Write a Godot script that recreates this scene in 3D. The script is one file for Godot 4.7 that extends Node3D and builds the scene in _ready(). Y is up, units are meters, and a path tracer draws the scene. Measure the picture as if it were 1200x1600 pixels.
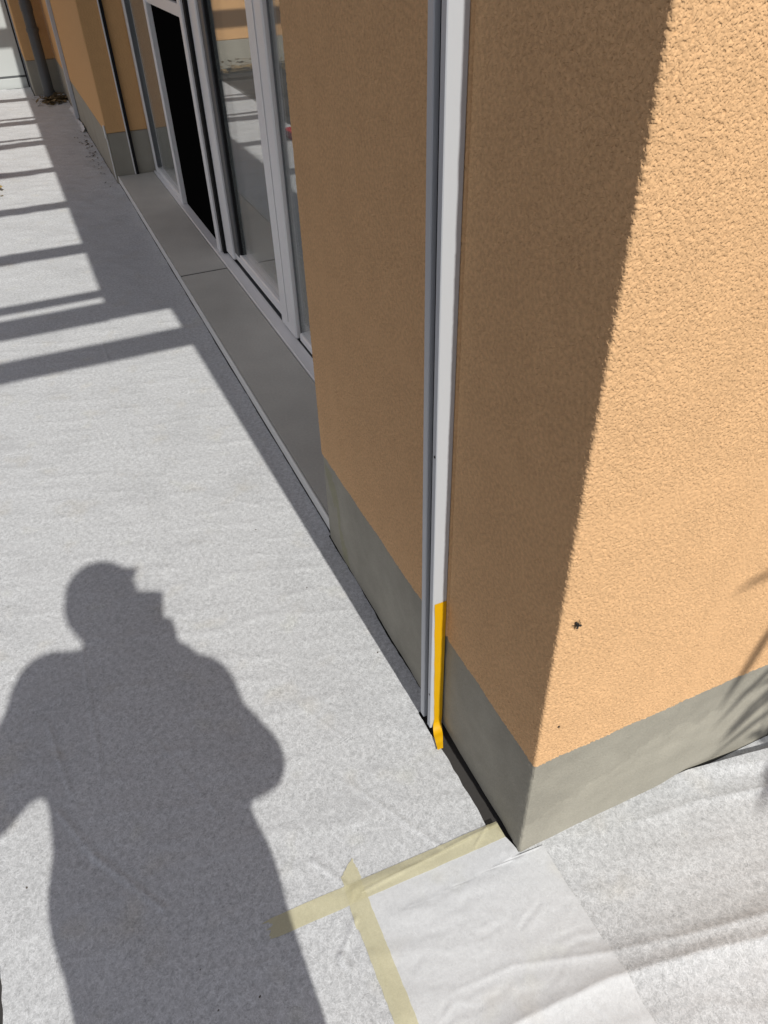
extends Node3D
# A painter's corner on a terrace: rendered pier with a blind guide rail, fleece taped to the floor, a glazed door behind, pergola and photographer throwing shadows.
# x = 0 is the terrace face of the house, z = 0 its sunlit end face, y = 0 the floor.

const SUN_DIR := Vector3(-0.0185, -0.6862, -0.7271)
const PLINTH := 0.333
var house: Node3D
var M := {}
var nz := FastNoiseLite.new()
var nf := FastNoiseLite.new()
var nc := FastNoiseLite.new()
var nw := FastNoiseLite.new()
var used := {}

# ---------------------------------------------------------------- helpers
func numbered(n: String) -> String:
	var k: int = used.get(n, 0)
	used[n] = k + 1
	return n if k == 0 else "%s_%03d" % [n, k]

func tag(o: Node, label: String, category := "", group := "", kind := "") -> Node:
	if label: o.set_meta("label", label)
	if category: o.set_meta("category", category)
	if group: o.set_meta("group", group)
	if kind: o.set_meta("kind", kind)
	return o

func thing(n: String, label: String, category: String, at := Vector3.ZERO, group := "") -> Node3D:
	var o := Node3D.new()
	o.name = numbered(n)
	add_child(o)
	o.position = at
	tag(o, label, category, group)
	return o

func put(n: String, mesh: Mesh, m: Material, parent: Node = null) -> MeshInstance3D:
	var o := MeshInstance3D.new()
	o.mesh = mesh
	o.material_override = m
	if parent == null:
		o.name = numbered(n)
		add_child(o)
	else:
		o.name = n
		parent.add_child(o, true)
	return o

func col(r: float, g: float, b: float) -> Color:
	return Color(r, g, b).linear_to_srgb()

func mat(n: String, c: Color, rough := 0.8, spec := 0.5) -> StandardMaterial3D:
	var m := StandardMaterial3D.new()
	m.resource_name = n
	m.albedo_color = c
	m.roughness = rough
	m.metallic_specular = spec
	M[n] = m
	return m

func noise_of(seed_: int, freq: float, type := FastNoiseLite.TYPE_SIMPLEX_SMOOTH, oct := 3) -> FastNoiseLite:
	var n := FastNoiseLite.new()
	n.seed = seed_
	n.noise_type = type
	n.frequency = freq
	n.fractal_octaves = oct
	if oct <= 1: n.fractal_type = FastNoiseLite.FRACTAL_NONE
	return n

func seamless(seed_: int, freq: float, size: int, type := FastNoiseLite.TYPE_SIMPLEX_SMOOTH, oct := 3) -> PackedByteArray:
	var im := noise_of(seed_, freq, type, oct).get_seamless_image(size, size, false, false, 0.15, true)
	im.convert(Image.FORMAT_L8)
	return im.get_data()

func tex_of(v: PackedFloat32Array, size: int) -> ImageTexture:
	var b := PackedByteArray()
	b.resize(size * size)
	for i in size * size: b[i] = int(clampf(v[i], 0.0, 1.0) * 255.0)
	var im := Image.create_from_data(size, size, false, Image.FORMAT_L8, b)
	im.convert(Image.FORMAT_RGB8)
	return ImageTexture.create_from_image(im)

func triplanar(m: StandardMaterial3D, metres: float) -> void:
	m.uv1_triplanar = true
	m.uv1_world_triplanar = true
	m.uv1_scale = Vector3.ONE / metres
	m.uv1_triplanar_sharpness = 4.0

func bump(m: StandardMaterial3D, t: Texture2D, cm: float) -> void:
	m.heightmap_enabled = true
	m.heightmap_texture = t
	m.heightmap_scale = cm

class Builder:
	var st := SurfaceTool.new()
	var any := false
	func _init() -> void:
		st.begin(Mesh.PRIMITIVE_TRIANGLES)
	func tri(a: Vector3, b: Vector3, c: Vector3, away: Vector3) -> void:
		var n := (b - a).cross(c - a)
		if n.dot(away) > 0.0:
			var t := b
			b = c
			c = t
		n = (c - a).cross(b - a).normalized()
		for p in [a, b, c]:
			st.set_normal(n)
			st.add_vertex(p)
	func quad(a: Vector3, b: Vector3, c: Vector3, d: Vector3, away: Vector3) -> void:
		tri(a, b, c, away)
		tri(a, c, d, away)
	func box(lo: Vector3, hi: Vector3, bev := 0.002) -> void:
		var s := hi - lo
		bev = minf(bev, minf(s.x, minf(s.y, s.z)) * 0.45)
		var c := (lo + hi) * 0.5
		var h := s * 0.5
		var P := {}
		for sx in [-1, 1]:
			for sy in [-1, 1]:
				for sz in [-1, 1]:
					var k := Vector3i(sx, sy, sz)
					var v := Vector3(sx * h.x, sy * h.y, sz * h.z)
					P[[k, 0]] = c + v - Vector3(0, sy, sz) * bev
					P[[k, 1]] = c + v - Vector3(sx, 0, sz) * bev
					P[[k, 2]] = c + v - Vector3(sx, sy, 0) * bev
					tri(P[[k, 0]], P[[k, 1]], P[[k, 2]], Vector3(k))
		for ax in 3:
			var u := (ax + 1) % 3
			var w := (ax + 2) % 3
			for s1 in [-1, 1]:
				var q: Array[Vector3] = []
				for e in [[-1, -1], [1, -1], [1, 1], [-1, 1]]:
					var k := Vector3i.ZERO
					k[ax] = s1
					k[u] = e[0]
					k[w] = e[1]
					q.append(P[[k, ax]])
				var n := Vector3.ZERO
				n[ax] = s1
				quad(q[0], q[1], q[2], q[3], n)
				for s2 in [-1, 1]:
					var k1 := Vector3i.ZERO
					k1[u] = s1
					k1[w] = s2
					var k2 := k1
					k1[ax] = -1
					k2[ax] = 1
					quad(P[[k1, u]], P[[k2, u]], P[[k2, w]], P[[k1, w]], Vector3(k1 + k2))
	func tube(pts: Array, radii: Array, sides := 10) -> void:
		var rings := []
		for i in pts.size():
			var p: Vector3 = pts[i]
			var d: Vector3 = (pts[mini(i + 1, pts.size() - 1)] - pts[maxi(i - 1, 0)]).normalized()
			var u := d.cross(Vector3.RIGHT if absf(d.x) < 0.8 else Vector3.FORWARD).normalized()
			var w := d.cross(u)
			var ring := []
			for k in sides:
				var a := TAU * k / sides
				ring.append(p + (u * cos(a) + w * sin(a)) * float(radii[i]))
			rings.append(ring)
		for i in pts.size() - 1:
			for k in sides:
				var k2 := (k + 1) % sides
				var away: Vector3 = rings[i][k] + rings[i + 1][k2] - pts[i] - pts[i + 1]
				quad(rings[i][k], rings[i][k2], rings[i + 1][k2], rings[i + 1][k], away)
		for e in [0, pts.size() - 1]:
			var away: Vector3 = pts[0] - pts[1] if e == 0 else pts[-1] - pts[-2]
			for k in range(1, sides - 1): tri(rings[e][0], rings[e][k], rings[e][k + 1], away)
	func done() -> ArrayMesh:
		return st.commit()

func cbox(lo: Vector3, hi: Vector3, bev := 0.002) -> ArrayMesh:
	var b := Builder.new()
	b.box(lo, hi, bev)
	return b.done()

# a grid of rows x columns of points as a smooth surface; "front" tells which side faces out
func sheet(pts: PackedVector3Array, cols: int, front: Vector3, colors := PackedColorArray()) -> ArrayMesh:
	var rows := pts.size() / cols
	var nrm := PackedVector3Array()
	nrm.resize(pts.size())
	for r in rows:
		var r0 := maxi(r - 1, 0) * cols
		var r1 := mini(r + 1, rows - 1) * cols
		for c in cols:
			var n := (pts[r1 + c] - pts[r0 + c]).cross(pts[r * cols + mini(c + 1, cols - 1)] - pts[r * cols + maxi(c - 1, 0)])
			nrm[r * cols + c] = n.normalized()
	var mid := nrm[(rows / 2) * cols + cols / 2]
	var flip := mid.dot(front) < 0.0
	if flip:
		for i in nrm.size(): nrm[i] = -nrm[i]
	var idx := PackedInt32Array()
	idx.resize((rows - 1) * (cols - 1) * 6)
	var k := 0
	for r in rows - 1:
		for c in cols - 1:
			var a := r * cols + c
			var b := a + 1
			var d := a + cols
			var e := d + 1
			if flip:
				idx[k] = a; idx[k + 1] = d; idx[k + 2] = b; idx[k + 3] = b; idx[k + 4] = d; idx[k + 5] = e
			else:
				idx[k] = a; idx[k + 1] = b; idx[k + 2] = d; idx[k + 3] = b; idx[k + 4] = e; idx[k + 5] = d
			k += 6
	var arr := []
	arr.resize(Mesh.ARRAY_MAX)
	arr[Mesh.ARRAY_VERTEX] = pts
	arr[Mesh.ARRAY_NORMAL] = nrm
	arr[Mesh.ARRAY_INDEX] = idx
	if colors.size(): arr[Mesh.ARRAY_COLOR] = colors
	var mesh := ArrayMesh.new()
	mesh.add_surface_from_arrays(Mesh.PRIMITIVE_TRIANGLES, arr)
	return mesh

func steps(list: Array) -> PackedFloat32Array:   # [[from, to, step], ...] -> positions
	var out := PackedFloat32Array()
	for l in list:
		var n := maxi(1, int(round(absf(l[1] - l[0]) / l[2])))
		for i in n: out.append(lerpf(l[0], l[1], float(i) / n))
	out.append(list[-1][1])
	return out

func seg_dist(p: Vector2, a: Vector2, b: Vector2) -> Vector2:   # (distance, share along)
	var ab := b - a
	var t := clampf((p - a).dot(ab) / ab.length_squared(), 0.0, 1.0)
	return Vector2(p.distance_to(a + ab * t), t)

# ---------------------------------------------------------------- run
func _ready() -> void:
	var cam := Camera3D.new()
	cam.name = "camera"
	cam.fov = 68.8
	cam.near = 0.02
	cam.far = 400.0
	cam.rotation = Vector3(-0.6851, -0.3993, -0.0321)
	cam.position = Vector3(-0.5304, 1.55, 0.5933)
	add_child(cam)
	cam.current = true
	var env := Environment.new()
	env.background_mode = Environment.BG_SKY
	var sky := Sky.new()
	var sm := ProceduralSkyMaterial.new()
	sm.sky_top_color = Color(0.58, 0.585, 0.622)
	sm.sky_horizon_color = Color(0.76, 0.765, 0.775)
	sm.sky_curve = 0.12
	sm.ground_bottom_color = Color(0.25, 0.24, 0.22)
	sm.ground_horizon_color = Color(0.50, 0.52, 0.52)
	sm.sun_angle_max = 20.0
	sky.sky_material = sm
	env.sky = sky
	env.background_energy_multiplier = 1.33
	env.tonemap_mode = Environment.TONE_MAPPER_LINEAR
	env.tonemap_exposure = 1.1
	env.sdfgi_enabled = true
	env.ssao_enabled = true
	env.ssil_enabled = true
	var we := WorldEnvironment.new()
	we.name = "world"
	we.environment = env
	add_child(we)
	var sun := DirectionalLight3D.new()
	sun.name = "sun"
	sun.light_energy = 1.2
	sun.light_color = Color(1.0, 0.985, 0.955)
	sun.light_angular_distance = 0.55
	sun.shadow_enabled = true
	sun.look_at_from_position(Vector3.ZERO, SUN_DIR, Vector3.UP)
	add_child(sun)

	nz = noise_of(3, 1.0, FastNoiseLite.TYPE_SIMPLEX_SMOOTH, 1)
	nf = noise_of(5, 1.0, FastNoiseLite.TYPE_SIMPLEX_SMOOTH, 3)
	nw = noise_of(9, 1.0, FastNoiseLite.TYPE_SIMPLEX, 1)
	nc = noise_of(11, 1.0, FastNoiseLite.TYPE_CELLULAR, 1)
	nc.cellular_return_type = FastNoiseLite.RETURN_DISTANCE
	nc.cellular_jitter = 1.0

	materials()
	setting()
	build_house()
	fleece_and_tape()
	end_of_terrace()
	debris()
	paint_tray()
	insects()
	pergola()
	plant()
	photographer()

func materials() -> void:
	var S := 512
	# fine render tone: small grains, weak clouds
	var g1 := seamless(21, 0.12, S)
	var g2 := seamless(22, 0.012, S)
	var v := PackedFloat32Array()
	v.resize(S * S)
	for i in S * S: v[i] = 0.93 + (g1[i] / 255.0 - 0.5) * 0.14 + (g2[i] / 255.0 - 0.5) * 0.03
	var grain := tex_of(v, S)
	var cell := seamless(23, 0.07, S, FastNoiseLite.TYPE_CELLULAR, 1)
	for i in S * S: v[i] = 1.0 - cell[i] / 255.0
	var cells := tex_of(v, S)
	# cloudy mottling for trowelled plinth and slabs
	var p1 := seamless(31, 0.006, S, FastNoiseLite.TYPE_SIMPLEX_SMOOTH, 5)
	var p2 := seamless(32, 0.2, S)
	for i in S * S: v[i] = 0.93 + (p1[i] / 255.0 - 0.5) * 0.09 + (p2[i] / 255.0 - 0.5) * 0.07
	var mottle := tex_of(v, S)
	# non-woven fleece: matted fibres
	var F := 1024
	var fib := noise_of(41, 0.055, FastNoiseLite.TYPE_SIMPLEX_SMOOTH, 4)
	fib.fractal_type = FastNoiseLite.FRACTAL_RIDGED
	fib.domain_warp_enabled = true
	fib.domain_warp_amplitude = 14.0
	fib.domain_warp_frequency = 0.03
	var fim := fib.get_seamless_image(F, F, false, false, 0.15, true)
	fim.convert(Image.FORMAT_L8)
	var f1 := fim.get_data()
	var f2 := seamless(42, 0.035, F)
	var w := PackedFloat32Array()
	w.resize(F * F)
	for i in F * F: w[i] = 0.86 + (f1[i] / 255.0 - 0.5) * 0.155 + (f2[i] / 255.0 - 0.5) * 0.12
	var rng := RandomNumberGenerator.new()
	rng.seed = 77
	for k in 30000:
		var x := rng.randf() * F
		var y := rng.randf() * F
		var a := rng.randf() * TAU
		var bend := rng.randf_range(-0.12, 0.12)
		var tone := 0.07 if rng.randf() < 0.5 else -0.07
		for s in rng.randi_range(8, 30):
			var at := (int(y) & 1023) * F + (int(x) & 1023)
			w[at] += tone
			x += cos(a)
			y += sin(a)
			a += bend
	var fleece := tex_of(w, F)
	for i in F * F: w[i] = w[i] * 0.30 + 0.62
	var fleece_soft := tex_of(w, F)

	# scratched render: rounded grains with pits between them
	var k1 := seamless(51, 0.26, F, FastNoiseLite.TYPE_SIMPLEX, 2)
	var k2 := seamless(52, 0.13, F, FastNoiseLite.TYPE_SIMPLEX_SMOOTH, 2)
	for i in F * F: w[i] = clampf(0.80 + (k1[i] / 255.0 - 0.5) * 0.30 - maxf(0.0, k2[i] / 255.0 - 0.56) * 3.4, 0.0, 1.0)
	var pits := tex_of(w, F)
	var m := mat("render_near", col(0.735, 0.46, 0.243), 0.92, 0.25)
	m.albedo_texture = grain
	triplanar(m, 0.62)
	bump(m, pits, 0.13)
	m = mat("render_far", col(0.715, 0.43, 0.20), 0.92, 0.25)
	m.albedo_texture = grain
	triplanar(m, 0.45)
	bump(m, cells, 0.12)
	m = mat("plinth", col(0.375, 0.358, 0.302), 0.85, 0.3)
	m.albedo_texture = mottle
	triplanar(m, 0.8)
	bump(m, pits, 0.05)
	m.vertex_color_use_as_albedo = true
	m = mat("slab", col(0.60, 0.59, 0.54), 0.55, 0.5)
	m.albedo_texture = mottle
	triplanar(m, 1.3)
	m = mat("tile", col(0.055, 0.052, 0.05), 0.7, 0.4)
	m.albedo_texture = mottle
	triplanar(m, 0.9)
	m = mat("fleece_single", col(0.655, 0.67, 0.685), 0.95, 0.15)
	m.albedo_texture = fleece
	triplanar(m, 0.62)
	bump(m, fleece, 0.055)
	m.vertex_color_use_as_albedo = true
	m = mat("fleece_double", col(0.72, 0.735, 0.75), 0.80, 0.25)
	m.albedo_texture = fleece_soft
	triplanar(m, 0.62)
	bump(m, fleece, 0.03)
	m.vertex_color_use_as_albedo = true
	m = mat("masking_tape", Color(col(0.80, 0.75, 0.49), 0.68), 0.55, 0.4)
	m.transparency = BaseMaterial3D.TRANSPARENCY_ALPHA
	m.albedo_texture = fleece_soft
	triplanar(m, 0.35)
	bump(m, fleece, 0.03)
	mat("yellow_tape", col(0.62, 0.345, 0.002), 0.5, 0.35)
	mat("aluminium", col(0.48, 0.50, 0.53), 0.42, 0.5)
	mat("frame", col(0.80, 0.80, 0.80), 0.38, 0.5)
	mat("frame_dark", col(0.085, 0.09, 0.095), 0.5, 0.5)
	mat("gasket", col(0.012, 0.012, 0.013), 0.7, 0.3)
	mat("screen", col(0.004, 0.004, 0.004), 1.0, 0.0)
	mat("pipe", col(0.075, 0.08, 0.085), 0.45, 0.5)
	mat("panel", col(0.46, 0.485, 0.48), 0.5, 0.5)
	mat("bead", col(0.66, 0.66, 0.64), 0.6, 0.4)
	m = mat("glass", Color(0.9, 0.95, 0.93, 0.06), 0.0, 0.5)
	m.transparency = BaseMaterial3D.TRANSPARENCY_ALPHA
	mat("room", col(0.46, 0.43, 0.38), 0.9, 0.2)
	mat("room_floor", col(0.20, 0.13, 0.075), 0.6, 0.3)
	mat("red", col(0.42, 0.012, 0.02), 0.6, 0.4)
	m = mat("timber", col(0.22, 0.15, 0.09), 0.8, 0.3)
	m.albedo_texture = grain
	triplanar(m, 0.5)
	m = mat("leaf_dry", col(0.85, 0.85, 0.85), 0.9, 0.2)
	m.vertex_color_use_as_albedo = true
	m = mat("leaf_green", col(0.07, 0.11, 0.03), 0.55, 0.4)
	m.backlight = col(0.05, 0.09, 0.02)
	mat("clay", col(0.32, 0.13, 0.07), 0.85, 0.3)
	mat("soil", col(0.03, 0.022, 0.015), 1.0, 0.1)
	mat("insect", col(0.008, 0.007, 0.006), 0.5, 0.4)
	mat("clothes", col(0.035, 0.04, 0.05), 0.95, 0.2)
	mat("skin", col(0.45, 0.27, 0.19), 0.6, 0.4)
	mat("phone", col(0.02, 0.02, 0.022), 0.25, 0.5)

func setting() -> void:
	var g := put("ground", cbox(Vector3(-90, -0.5, -90), Vector3(90, -0.012, 90), 0.01), M.tile)
	tag(g, "dark paved ground showing as a narrow strip beside the fleece", "", "", "structure")

# ---------------------------------------------------------------- house
func stucco(s: float, y: float) -> float:
	var j := nw.get_noise_2d(s * 90.0, y * 90.0) * 0.0012
	var a := nc.get_noise_2d((s + j) * 235.0, (y + j) * 225.0)
	var b := nz.get_noise_2d(s * 330.0 + 40.0, y * 330.0)
	var big := nf.get_noise_2d(s * 14.0, y * 14.0)
	return (-a * 0.0019 + b * 0.0005) * (1.0 + big * 0.3 + 0.25 * exp(-pow((s - 0.748) / 0.012, 2.0))) + nf.get_noise_2d(s * 3.0 + 9.0, y * 3.0) * 0.0006

func sweep(path: Array, ys: PackedFloat32Array, fn: Callable, front: Vector3, tint = null) -> ArrayMesh:
	# path: [Vector2 place (x, z), Vector2 outward normal, running length]
	var cols := path.size()
	var pts := PackedVector3Array()
	pts.resize(cols * ys.size())
	var cl := PackedColorArray()
	if tint != null: cl.resize(pts.size())
	var k := 0
	for y in ys:
		for p in path:
			if tint != null: cl[k] = tint.call(p[2], y)
			var d: float = fn.call(p[2], y)
			pts[k] = Vector3(p[0].x + p[1].x * d, y, p[0].y + p[1].y * d)
			k += 1
	return sheet(pts, cols, front, cl)

func pier_path(inset: float, fine: float, mid: float, radius: float) -> Array:
	var raw := []
	for x in steps([[0.75, 0.60, fine * 4.0], [0.60, radius, fine]]): raw.append([Vector2(x, -inset), Vector2(0, 1)])
	var n := maxi(3, int(radius * 1.57 / fine))
	for i in range(1, n):
		var a := PI * 0.5 * i / n
		var d := Vector2(-sin(a), cos(a))
		raw.append([Vector2(radius + inset, -radius - inset) + d * radius, d])
	for z in steps([[-radius - inset, -0.340, fine], [-0.340, -0.400, 0.002], [-0.400, -1.11 + radius, mid]]): raw.append([Vector2(inset, z), Vector2(-1, 0)])
	for i in range(1, n):
		var a := PI * 0.5 * i / n
		var d := Vector2(-cos(a), -sin(a))
		raw.append([Vector2(radius + inset, -1.11 + radius) + d * radius, d])
	for x in steps([[radius + inset, 0.36, 0.02]]): raw.append([Vector2(x, -1.11), Vector2(0, -1)])
	var s := 0.0
	for i in raw.size():
		if i > 0: s += raw[i][0].distance_to(raw[i - 1][0])
		raw[i].append(s)
	return raw

func ragged(o: MeshInstance3D) -> void:   # the render ends a little unevenly above the plinth
	var arr := (o.mesh as ArrayMesh).surface_get_arrays(0)
	var v: PackedVector3Array = arr[Mesh.ARRAY_VERTEX]
	for i in v.size():
		if v[i].y < 0.345:
			var s := v[i].x - v[i].z
			v[i].y += (nz.get_noise_2d(s * 150.0, 1.0) * 0.0016 + nf.get_noise_2d(s * 12.0, 6.0) * 0.0035) * (0.345 - v[i].y) / 0.018
	arr[Mesh.ARRAY_VERTEX] = v
	var mesh := ArrayMesh.new()
	mesh.add_surface_from_arrays(Mesh.PRIMITIVE_TRIANGLES, arr)
	o.mesh = mesh

func skirt(o: MeshInstance3D) -> void:   # the sunny side of the plinth reaches the floor, the shaded side stops short of it
	var arr := (o.mesh as ArrayMesh).surface_get_arrays(0)
	var v: PackedVector3Array = arr[Mesh.ARRAY_VERTEX]
	for i in v.size():
		if v[i].y < 0.05 and v[i].z > -0.0075: v[i].y = lerpf(-0.012, 0.05, (v[i].y - 0.006) / 0.044)
	arr[Mesh.ARRAY_VERTEX] = v
	var mesh := ArrayMesh.new()
	mesh.add_surface_from_arrays(Mesh.PRIMITIVE_TRIANGLES, arr)
	o.mesh = mesh

func build_house() -> void:
	house = thing("house", "apricot rendered house wall with grey plinth and glazed terrace door", "house")
	var H := house
	# near pier: rough render, real relief
	var path := pier_path(0.0, 0.0019, 0.0030, 0.0035)
	var groove := 0.75 + 0.335
	var wall := put("wall", sweep(path, steps([[0.327, 1.52, 0.0019], [1.52, 1.9, 0.02]]), func(s: float, y: float) -> float:
		var d := stucco(s, y)
		if absf(s - groove - 0.0005) < 0.003: d -= 0.003
		return d, Vector3(-1, 0, 0)), M.render_near, H)
	ragged(wall)
	tag(wall, "rough apricot render on the near pier")
	put("wall", cbox(Vector3(0.008, 1.9, -1.11), Vector3(0.75, 3.2, -0.002), 0.004), M.render_far, H)
	put("wall", cbox(Vector3(0.012, 0.31, -1.098), Vector3(0.749, 1.899, -0.012), 0.002), M.render_far, H)
	put("wall", cbox(Vector3(0.7505, PLINTH, -1.11), Vector3(4.0, 3.2, 0.0), 0.004), M.render_far, H)
	# plinth of the near pier
	var pp := pier_path(0.0022, 0.005, 0.006, 0.005)
	# the lower coat of the plinth paint ends in an uneven line
	var coat := func(s: float) -> float:
		var x := 0.752 - s
		return (0.085 + 0.45 * x if x < 0.3 else 0.22) + nf.get_noise_2d(s * 9.0, 4.0) * 0.035 if x > 0.0 else -1.0
	var ys := steps([[0.006, 0.331, 0.006]])
	var pl := put("plinth", sweep(pp, ys, func(s: float, y: float) -> float:
		var d := nf.get_noise_2d(s * 5.0, y * 9.0) * 0.0022 + nz.get_noise_2d(s * 60.0, y * 25.0) * 0.0002
		var corner := clampf(1.0 - absf(s - 0.758) / 0.03, 0.0, 1.0)
		d += nf.get_noise_2d(s * 90.0, y * 60.0) * 0.0022 * corner
		return d + (0.0007 if y < coat.call(s) else 0.0), Vector3(-1, 0, 0), func(s: float, y: float) -> Color:
		var edge: float = coat.call(s) + nf.get_noise_2d(s * 30.0, y * 30.0) * 0.012
		var v := 0.90 if y > edge else 1.0
		v *= 1.0 + nf.get_noise_2d(s * 16.0, y * 16.0 + 3.0) * 0.07
		var c := Color(v, v, v)
		# greenish run of splashed water beside the sill
		var z := 0.752 - s
		var run := nf.get_noise_2d(s * 22.0, y * 5.0) * 0.03
		if z < -0.93 and absf(z + 1.02 - (0.2 - y) * 0.35 + run) < 0.022 and y < 0.30: c *= Color(0.93, 0.94, 0.80)
		return c), M.plinth, H)
	skirt(pl)
	tag(pl, "grey trowelled plinth under the near pier")
	put("plinth", cbox(Vector3(0.014, 0.008, -1.098), Vector3(0.749, 0.309, -0.014), 0.002), M.plinth, H)
	put("plinth", cbox(Vector3(0.7505, -0.01, -1.112), Vector3(4.0, 0.332, -0.003), 0.004), M.plinth, H)
	# blind guide rail on the near pier: two lips and a dark slot
	rail(-0.3445, -0.397, 0.0, 0.033, 0.012, 3.1, "light grey guide rail with a dark slot on the near pier")
	# door bay
	var half := -3.345
	for z in [[-1.115, half + 0.0045], [half - 0.0045, -5.446]]:
		var sl := Builder.new()
		sl.box(Vector3(0.018, 0.006, z[1]), Vector3(0.268, 0.052, z[0]), 0.005)
		put("threshold_slab", sl.done(), M.slab, H)
		put("slab_edge_trim", cbox(Vector3(0.0105, 0.008, z[1]), Vector3(0.0175, 0.0535, z[0]), 0.002), M.bead, H)
	put("slab_joint", cbox(Vector3(0.02, 0.006, half - 0.0043), Vector3(0.267, 0.0505, half + 0.0043), 0.0003), M.gasket, H)
	put("slab_bed", cbox(Vector3(0.028, -0.01, -5.44), Vector3(0.45, 0.0055, -1.12), 0.001), M.plinth, H)
	door()
	# far pier, set back reveal, far wall
	put("wall", cbox(Vector3(0.0, PLINTH, -9.3), Vector3(0.9, 3.2, -5.45), 0.006), M.render_far, H)
	put("plinth", cbox(Vector3(0.003, -0.01, -9.3), Vector3(0.9, PLINTH - 0.001, -5.453), 0.006), M.plinth, H)
	rail(-7.79, -7.85, 0.0, 0.033, 0.02, 3.1, "guide rail on the far pier")
	put("corner_bead", cbox(Vector3(-0.007, 0.03, -5.462), Vector3(0.0005, 0.30, -5.448), 0.002), M.bead, H)
	put("corner_bead", cbox(Vector3(-0.012, 0.30, -5.475), Vector3(-0.0005, 0.385, -5.446), 0.004), M.bead, H)
	var bw := put("blind_guide", cbox(Vector3(0.142, 0.053, -5.448), Vector3(0.162, 2.28, -5.425), 0.002), M.gasket, H)
	tag(bw, "thin black blind guide on the far reveal")
	put("blind_guide", cbox(Vector3(0.134, 0.053, -5.4485), Vector3(0.1415, 2.28, -5.43), 0.001), M.frame, H)
	# return wall in the far corner
	put("wall", cbox(Vector3(-0.30, PLINTH, -9.95), Vector3(-0.0005, 3.2, -9.302), 0.006), M.render_far, H)
	put("plinth", cbox(Vector3(-0.297, -0.01, -9.95), Vector3(0.002, PLINTH - 0.001, -9.305), 0.006), M.plinth, H)
	# head over the door, eaves
	put("lintel", cbox(Vector3(0.0, 2.3, -5.4495), Vector3(0.9, 3.2, -1.1115), 0.006), M.render_far, H)
	put("eaves", cbox(Vector3(-0.32, 2.6, -10.2), Vector3(-0.002, 2.72, -0.318), 0.01), M.bead, H)
	# dark room behind the glass
	put("room_floor", cbox(Vector3(0.46, -0.01, -5.449), Vector3(4.5, 0.04, -1.113), 0.001), M.room_floor, H)
	put("room_wall", cbox(Vector3(4.5, -0.01, -5.449), Vector3(4.7, 3.2, -1.113), 0.001), M.room, H)
	put("room_wall", cbox(Vector3(0.9005, -0.01, -5.65), Vector3(4.5, 3.2, -5.4495), 0.001), M.room, H)
	put("room_wall", cbox(Vector3(0.40, 0.051, -5.4485), Vector3(0.90, 2.299, -5.43), 0.001), M.room, H)
	put("room_ceiling", cbox(Vector3(0.9005, 2.5, -5.449), Vector3(4.5, 2.7, -1.113), 0.001), M.room, H)

func rail(z1: float, z0: float, x: float, out: float, y0: float, y1: float, label: String) -> void:
	# z1 nearer the sun than z0; a lipped channel, its slot 16 mm wide
	var b := Builder.new()
	var lip := (z1 - z0) * 0.30
	b.box(Vector3(x - out, y0, z1 - lip), Vector3(x - 0.001, y1, z1), 0.0015)
	b.box(Vector3(x - out, y0, z0), Vector3(x - 0.001, y1, z0 + lip + 0.002), 0.0015)
	b.box(Vector3(x - out + 0.026, y0, z0 + lip + 0.0025), Vector3(x - 0.0015, y1, z1 - lip - 0.0005), 0.0005)
	var r := put("guide_rail", b.done(), M.aluminium, house)
	tag(r, label)
	var br := put("brush_strip", cbox(Vector3(x - out + 0.008, y0, z0 + lip + 0.004), Vector3(x - out + 0.0255, y1, z0 + lip + 0.009), 0.0005), M.gasket, r)
	br.name = "brush_strip"
	for y in [0.135, 0.80]:
		var sb := Builder.new()
		sb.tube([Vector3(x - out - 0.0006, y, z1 - 0.007), Vector3(x - out + 0.0004, y, z1 - 0.007)], [0.0028, 0.0028], 8)
		put("screw", sb.done(), M.gasket, r)

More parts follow.
